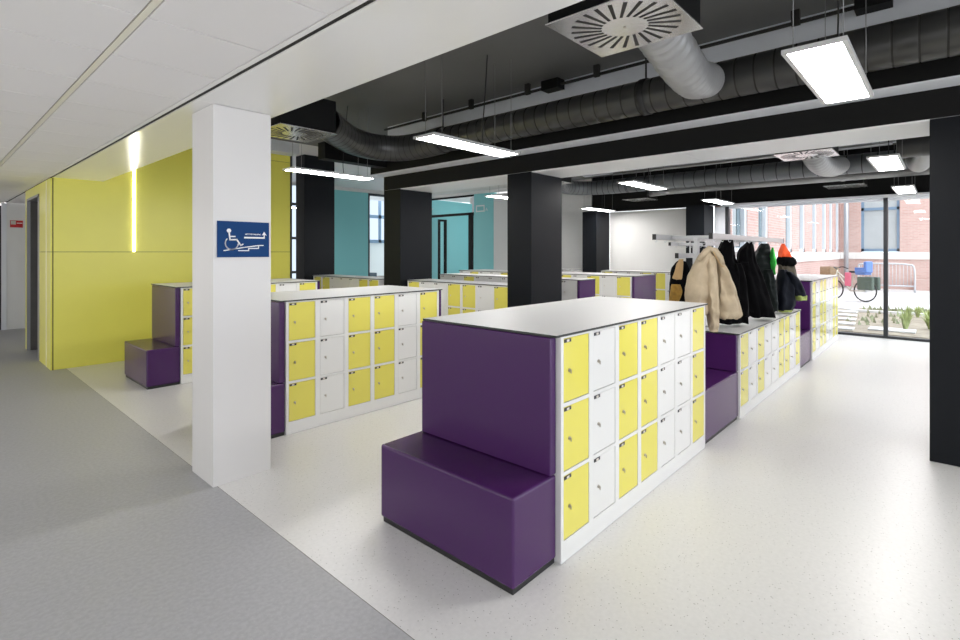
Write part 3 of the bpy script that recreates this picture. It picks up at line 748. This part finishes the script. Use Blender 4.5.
# navy jacket with lime trim
o = Vector((7.30, 1.575, 1.68)); s = .0125
t = coat('jacket', 'navy jacket with lime cuffs hung before the orange hood', o, [
    ('body', 'navy_cloth', PX(s, [(24, 3, 9, .04, 0), (34, 1, 16, .08, 0), (48, 0, 17, .09, 0), (58, -1, 17, .09, 0), (65, 0, 14, .08, 0)]), dict(folds=(4, .01, 1.3))),
    ('hem_trim', 'lime', PX(s, [(64.5, 0, 14, .082, 0), (66.5, 0.5, 13, .08, 0)]), dict(folds=(4, .004, 1.3))),
    ('sleeve', 'navy_cloth', PX(s, [(26, 6, 11, .04, 0), (34, 9, 19, .055, 0), (44, 12, 24, .055, 0), (50.5, 15, 26, .055, 0)]), dict(folds=(3, .006, .3), f=-.05)),
    ('cuff', 'lime', PX(s, [(50, 15.5, 26.5, .057, 0), (54.5, 16.5, 26.5, .057, 0)]), dict(folds=(3, .003, .3), f=-.05))])
# small jacket on the other side
o = Vector((5.85, 2.25, 1.585)); s = .0113
coat('jacket', 'black and mustard jacket on the back rail of the rack', o, [
    ('body', 'black_cloth', PX(s, [(8, -2, 6, .03, 0), (16, -7, 10, .06, 0), (30, -9, 12, .08, 0), (48, -9, 12, .09, 0), (55, -8, 12, .08, 0)]), dict(folds=(4, .012, .3))),
    ('shoulder', 'tan_cloth', PX(s, [(6, 0, 3, .03, 0), (13, -5, 2, .07, 0), (24, -8, 1, .085, 0), (26, -7, 0, .08, 0)]), dict(folds=(3, .008, .6), f=-.02)),
    ('sleeve', 'mustard', PX(s, [(31, -9, -2, .05, 0), (38, -11, 0, .07, 0), (45, -12, -2, .07, 0), (53, -13, -6, .06, 0)]), dict(folds=(3, .012, .6), f=-.06))])

# ------------------------------------------------------------------ signs
def seg2(bm, pts, w, y, th=.0015, mi=0):
    """flat polyline on an x-z plane facing -y"""
    for (x0, z0), (x1, z1) in zip(pts, pts[1:]):
        d = Vector((x1-x0, 0, z1-z0)); L = d.length; d /= L; n = Vector((-d.z, 0, d.x))*w/2
        p0 = Vector((x0, 0, z0))-d*w*.4; p1 = Vector((x1, 0, z1))+d*w*.4
        v = [bm.verts.new(q+Vector((0, yy, 0))) for yy in (y, y-th) for q in (p0-n, p1-n, p1+n, p0+n)]
        for f in ((0, 1, 2, 3), (7, 6, 5, 4), (0, 4, 5, 1), (1, 5, 6, 2), (2, 6, 7, 3), (3, 7, 4, 0)):
            bm.faces.new([v[i] for i in f]).material_index = mi
def text(name, body, size, loc, parent, m, rot=(PI/2, 0, 0)):
    cu = bpy.data.curves.new(name, 'FONT'); cu.body = body; cu.size = size; cu.extrude = .0006; cu.offset = .0004
    cu.materials.append(M[m])
    me = bpy.data.meshes.new_from_object(bpy.data.objects.new('tmp_text', cu))
    me.materials.clear(); me.materials.append(M[m])
    o = link(name, me, parent, loc); o.rotation_euler = rot; return o
SY = 3.677
sg = root('wheelchair_sign', (1.378, SY, 1.563), 'blue wheelchair ramp sign with white arrow on the white column', 'sign')
box('sign_plate', (0, .361, -.006, 0, 0, .25), 'sign_blue', sg)
def Q(u, v): return ((u-45)/752*.361, (600-v)/516*.25)       # layout of the sign as drawn (plate 752 x 516 units)
bm = bmesh.new(); W = .0095; yy = -.0062
cx, cz = Q(205, 220); bm_tube(bm, [(cx, yy, cz), (cx, yy-.0015, cz)], .0145, 20)
seg2(bm, [Q(207, 245), Q(220, 350), Q(315, 345), Q(372, 430), Q(402, 412)], W, yy); seg2(bm, [Q(218, 302), Q(290, 302)], W*.9, yy)
c0 = Q(245, 400); arc = [(c0[0]+math.cos(a)*.0435, c0[1]+math.sin(a)*.0435-.0) for a in (math.radians(k) for k in range(138, 355, 12))]
seg2(bm, arc, W*.8, yy)
build('wheelchair_symbol', bm, 'sign_white', sg)
bm = bmesh.new()
seg2(bm, [Q(135, 505), Q(420, 458), Q(640, 428), Q(705, 428)], W*.7, yy); seg2(bm, [Q(340, 505), Q(487, 505), Q(487, 472), Q(634, 472), Q(634, 436)], W*.7, yy)
build('ramp_symbol', bm, 'sign_white', sg)
bm = bmesh.new()
seg2(bm, [Q(430, 315), Q(720, 315)], W*1.2, yy); seg2(bm, [Q(720, 315), Q(720, 265)], W*.8, yy)
tri = [Q(683, 278), Q(720, 222), Q(757, 278), Q(720, 266)]
v = [bm.verts.new((x, y, z)) for y in (yy, yy-.0015) for x, z in tri]
bm.faces.new(v[:4]); bm.faces.new(v[4:][::-1])
for i in range(4): bm.faces.new((v[i], v[(i+1) % 4], v[4+(i+1) % 4], v[4+i]))
build('arrow', bm, 'sign_white', sg)
tx = Q(437, 275); text('lettering', 'LIFT TOT INGANG', .0132, (tx[0], yy-.001, tx[1]), sg, 'sign_white')

sg = root('safety_sign', (1.30, 14.294, 2.108), 'small red safety sign on the white corridor end wall', 'sign')
box('sign_plate', (0, .2, -.004, .004, 0, .145), 'sign_red', sg)
box('symbol', (.012, .09, -.006, -.0045, .06, .135), 'tag_paper', sg)
bm = bmesh.new(); seg2(bm, [(.11, .09), (.185, .09)], .015, -.0045); build('symbol_line', bm, 'sign_white', sg)
tag(box('wall_switch', (1.62, 1.70, 14.28, 14.298, 1.15, 1.75), 'frame_grey'), 'grey call panel on the white corridor end wall', 'switch')

sg = root('room_sign', (12.092, 11.17, 2.88), 'white screen symbol and letter A on the teal pilaster', 'sign')
bm = bmesh.new()
for (ya, yb, za, zb) in ((-.36, 0, -.005, .035), (-.36, 0, .17, .21), (-.365, -.325, 0, .2), (-.035, .005, 0, .2)): bm_box(bm, 0, .006, ya, yb, za, zb)
build('screen_symbol', bm, 'sign_white', sg)
text('letter', 'A', .15, (0, -.40, .01), sg, 'sign_white', (PI/2, 0, -PI/2))

# ------------------------------------------------------------------ courtyard
struct('ground', [(12.2, 29.2, -14, 3.7, -.16, -.03)], 'paving', 'pale paved courtyard outside the glass', 'ground')
tag(box('planting_bed', (12.75, 18.3, -6, 2.9, -.05, -.012), 'soil'), 'bare soil planting bed outside the glass front', 'planting bed')
YL, XB2 = 3.62, 28.8
# left wing wall with windows
wins = [(12.55, 13.75), (14.75, 15.75), (17.8, 18.7), (19.8, 20.7), (22.0, 22.9), (24.0, 24.95), (25.7, 26.55), (27.4, 28.3)]
bm = bmesh.new(); prev = 12.26
for a, b in wins:
    bm_box(bm, prev, a, YL, YL+.3, 1.58, 7, 0); prev = b
bm_box(bm, prev, XB2, YL, YL+.3, 1.58, 7, 0)
bm_box(bm, 12.26, XB2, YL, YL+.3, -.03, 1.28, 0); bm_box(bm, 12.26, XB2-.02, YL-.05, YL+.3, 1.28, 1.58, 1)
tag(build('wall_outside', bm, ['brick', 'stone']), 'brick courtyard wing with pale stone band and tall windows', 'wall', None, 'structure')
for i, (a, b) in enumerate(wins):
    wn = root('window_%d' % (4+i), (0, 0, 0), 'tall courtyard window in the long brick wing', 'window', 'windows of the brick wing', kind='structure')
    bm = bmesh.new()
    bm_box(bm, a, a+.09, YL+.02, YL+.25, 1.6, 7); bm_box(bm, b-.16, b, YL+.02, YL+.25, 1.6, 7); bm_box(bm, a, b, YL+.02, YL+.25, 1.6, 1.7)
    build('window_frame', bm, 'frame_white', wn)
    bm = bmesh.new(); bm_box(bm, b-.40, b-.161, YL+.12, YL+.16, 1.7, 7); build('shutter', bm, 'dark_glass', wn)
    box('pane', (a+.091, b-.401, YL+.14, YL+.16, 1.7, 7), 'pale_glass', wn)
# cross wing
bm = bmesh.new(); wy0, wy1 = 1.5, 2.86
bm_box(bm, XB2, XB2+.3, -14, wy0, 1.58, 7, 0); bm_box(bm, XB2, XB2+.3, wy1, YL, 1.58, 7, 0); bm_box(bm, XB2, XB2+.3, wy0, wy1, 4.5, 7, 0)
bm_box(bm, XB2, XB2+.3, -14, YL, -.03, 1.28, 0); bm_box(bm, XB2-.06, XB2+.3, -14, YL-.06, 1.28, 1.58, 1)
bm_box(bm, XB2-.35, XB2, -14, 1.0, -.03, .42, 0)
tag(build('wall_courtyard', bm, ['brick_y', 'stone']), 'brick cross wing closing the courtyard', 'wall', None, 'structure')
wn = root('window_12', (0, 0, 0), 'large pale window with transom in the brick cross wing', 'window', kind='structure')
bm = bmesh.new()
for (ya, yb, za, zb) in ((wy0, wy0+.1, 1.6, 4.5), (wy1-.1, wy1, 1.6, 4.5), (wy0, wy1, 1.6, 1.74), (wy0, wy1, 3.46, 3.58), (wy0, wy1, 4.4, 4.5)): bm_box(bm, XB2+.05, XB2+.2, ya, yb, za, zb)
build('window_frame', bm, 'frame_blue', wn)
box('pane', (XB2+.12, XB2+.14, wy0+.1, wy1-.1, 1.74, 4.4), 'pale_glass', wn)
bm = bmesh.new(); bm_tube(bm, [(28.3, 3.35, 0), (28.3, 3.35, 7)], .09, 14); tag(build('drainpipe', bm, 'galv'), 'grey drainpipe in the courtyard corner', 'drainpipe')

# bike rack railing
t = root('bike_railing', (26.9, 0, -.03), 'grey tubular railing before the brick cross wing', 'railing')
bm = bmesh.new(); bm_tube(bm, spline([(0, 2.75, 0), (0, 2.75, .95), (0, 2.65, 1.12), (0, 1.9, 1.15), (0, 1.15, 1.12), (0, .95, .95), (0, .93, 0)], 6), .035, 8); build('top_rail', bm, 'galv', t)
bm = bmesh.new(); bm_tube(bm, [(0, .95, .25), (0, 2.75, .25)], .03, 8); build('bottom_rail', bm, 'galv', t)
for k in range(15):
    bm = bmesh.new(); y = 1.05+k*.115; bm_tube(bm, [(0, y, .25), (0, y, 1.12)], .012, 6); build('bar', bm, 'galv', t)

# stepping strips and slab in the bed
for k in range(6):
    tag(box('stepping_slab', (12.9+k*.92, 13.25+k*.92, 1.42+.08*k, 2.55, -.012, .02), 'slab', bev=.006),
        'long pale slab in the ladder of stepping slabs by the purple bench end', 'slab', 'stepping slabs in the planting bed')
tag(box('paving_slab', (13.2, 13.7, .45, 1.2, -.012, .02), 'slab', bev=.006), 'pale square slab lying alone in the soil behind the glass', 'slab')
tag(box('kerb', (17.0, 17.15, -6, 2.0, -.012, .05), 'slab', bev=.006), 'pale kerb across the planting bed', 'kerb')
def tuft(x, y, n, h, spread, m, label, name='grass_tuft', group='grass tufts in the planting bed'):
    bm = bmesh.new()
    for k in range(n):
        a = random.uniform(0, 2*PI); r = random.uniform(.1, 1)*spread; hh = h*random.uniform(.6, 1.1); w = .012
        b = Vector((random.uniform(-.03, .03)*3*spread, random.uniform(-.03, .03)*3*spread, 0)); d = Vector((math.cos(a), math.sin(a), 0)); nn = Vector((-d.y, d.x, 0))*w
        p = [b, b+d*r*.35+Vector((0, 0, hh*.6)), b+d*r+Vector((0, 0, hh))]
        v = [bm.verts.new(q) for q in (p[0]-nn, p[0]+nn, p[1]+nn*.8, p[1]-nn*.8, p[2])]
        bm.faces.new((v[0], v[1], v[2], v[3])); bm.faces.new((v[3], v[2], v[4]))
    o = build(name, bm, m); o.location = (x, y, -.0105); tag(o, label, 'grass', group)
tuft(13.65, .62, 90, .42, .22, 'grass', 'tall grass tuft in front of the white slab beside the mullion')
tuft(14.6, .62, 70, .45, .14, 'grass', 'slim grass tuft behind the tall one beside the mullion')
tuft(14.15, .25, 90, .36, .25, 'grass', 'bushy grass tuft close to the tall black column')
tuft(15.6, .30, 70, .3, .25, 'grass', 'spread grass tuft at the bed middle by the black column')
tuft(16.6, .52, 60, .3, .22, 'grass', 'small grass tuft before the kerb')
tuft(16.4, .18, 60, .3, .25, 'grass', 'yellowish grass tuft before the kerb by the black column')
bm = bmesh.new()
for k in range(300):
    y = random.uniform(-1.0, 1.75); x = random.choice((random.gauss(17.9, .22), random.gauss(17.9, .22), random.uniform(14, 16.8) if y > .75 else 17.7))
    if x > 18.25 or x < 12.8: continue
    h = random.uniform(.04, .16); a = random.uniform(0, PI); d = Vector((math.cos(a), math.sin(a), 0))*.05
    p = Vector((x, y, -.0105)); v = [bm.verts.new(q) for q in (p-d, p+d, p+d*.3+Vector((0, 0, h)))]; bm.faces.new(v)
tag(build('weeds', bm, 'weed'), 'low green weeds along the kerb of the planting bed', 'weeds', None, 'stuff')

# bicycle
bk = root('bicycle', (21.0, 2.42, -.03), 'parked bicycle with wicker basket and blue child seat beyond the planting bed', 'bicycle', rotz=math.radians(-116))
def wheel(x, name):
    bm = bmesh.new()
    ring = [(x+.34*math.cos(a), 0, .36+.34*math.sin(a)) for a in (2*PI*k/28 for k in range(29))]
    bm_tube(bm, ring, .022, 8, cap=False); w = build(name, bm, 'black_rubber', bk)
    bm = bmesh.new()
    for k in range(14):
        a = 2*PI*k/14; bm_tube(bm, [(x, 0, .36), (x+.33*math.cos(a), 0, .36+.33*math.sin(a))], .004, 5)
    build('spokes', bm, 'galv', w)
wheel(-.52, 'front_wheel'); wheel(.52, 'rear_wheel')
bm = bmesh.new()
for a, b in (((.52, 0, .36), (.05, 0, .33)), ((.05, 0, .33), (.18, 0, .9)), ((.05, 0, .33), (-.33, 0, .85)), ((.16, 0, .5), (-.36, 0, .95)), ((.52, 0, .36), (.18, 0, .8)), ((-.52, 0, .36), (-.36, 0, 1.02))):
    bm_tube(bm, [a, b], .022, 8)
build('frame', bm, 'cream_metal', bk)
bm = bmesh.new(); bm_tube(bm, spline([(-.2, -.3, 1.05), (-.34, -.22, 1.12), (-.38, 0, 1.08), (-.34, .22, 1.12), (-.2, .3, 1.05)], 5), .016, 8); build('handlebar', bm, 'black_rubber', bk)
box('saddle', (.06, .32, -.09, .09, .93, 1.0), 'black_rubber', bk, .03)
bm = bmesh.new(); bm_box(bm, -.82, -.46, -.22, .22, .82, .86); bm_box(bm, -.82, -.79, -.22, .22, .86, 1.12); bm_box(bm, -.49, -.46, -.22, .22, .86, 1.12); bm_box(bm, -.79, -.49, -.22, -.19, .86, 1.12); bm_box(bm, -.79, -.49, .19, .22, .86, 1.12)
build('basket', bm, 'wicker', bk)
bm = bmesh.new(); bm_box(bm, .30, .62, -.16, .16, .88, .95, bev=.02); bm_box(bm, .56, .66, -.17, .17, .95, 1.32, bev=.03); bm_box(bm, .30, .6, -.18, -.14, .95, 1.12, bev=.015); bm_box(bm, .30, .6, .14, .18, .95, 1.12, bev=.015)
build('child_seat', bm, 'blue_plastic', bk)
for sy in (-1, 1): box('pannier', (.40, .86, sy*.16-.07, sy*.16+.07, .40, .82), 'bag_green', bk, .03)
bm = bmesh.new(); bm_box(bm, .02, .22, -.25, -.19, .5, .95, bev=.025); build('cloth_bag', bm, 'pink', bk)

# ------------------------------------------------------------------ light, world, camera
w = bpy.data.worlds.new('World'); S.world = w; w.use_nodes = True
nt = w.node_tree; bg = nt.nodes['Background']
tc = nt.nodes.new('ShaderNodeTexCoord'); dt = nt.nodes.new('ShaderNodeVectorMath'); dt.operation = 'DOT_PRODUCT'
dv = Vector((.75, -.5, .43)).normalized(); dt.inputs[1].default_value = dv
nt.links.new(tc.outputs['Generated'], dt.inputs[0])
rp = nt.nodes.new('ShaderNodeValToRGB')
mp = nt.nodes.new('ShaderNodeMapRange'); mp.inputs['From Min'].default_value = -1; mp.inputs['From Max'].default_value = 1
nt.links.new(dt.outputs['Value'], mp.inputs['Value']); nt.links.new(mp.outputs['Result'], rp.inputs['Fac'])
rp.color_ramp.elements[0].position = .2; rp.color_ramp.elements[0].color = (.86, .825, .80, 1)
rp.color_ramp.elements[1].position = 1.; rp.color_ramp.elements[1].color = (1.55, 1.66, 1.8, 1)
nt.links.new(rp.outputs['Color'], bg.inputs['Color']); bg.inputs['Strength'].default_value = 1.35

cam = bpy.data.cameras.new('Camera'); co = bpy.data.objects.new('Camera', cam); COL.objects.link(co)
co.location = (0, 0, 1.6); co.rotation_euler = (PI/2, 0, math.radians(42.289-90))
cam.sensor_width = 36; cam.lens = 512.67/960*36; cam.shift_y = (251.895-320)/960
cam.clip_start = .05; cam.clip_end = 200
S.camera = co
S.view_settings.view_transform = 'Standard'; S.view_settings.look = 'None'
S.view_settings.exposure = 1.0; S.view_settings.gamma = 1.0
try: S.view_settings.use_curve_mapping = False
except Exception: pass
cy = S.cycles
cy.max_bounces = 10; cy.diffuse_bounces = 6; cy.glossy_bounces = 4; cy.transparent_max_bounces = 12
cy.caustics_reflective = False; cy.caustics_refractive = False
try: cy.use_denoising = True
except Exception: pass
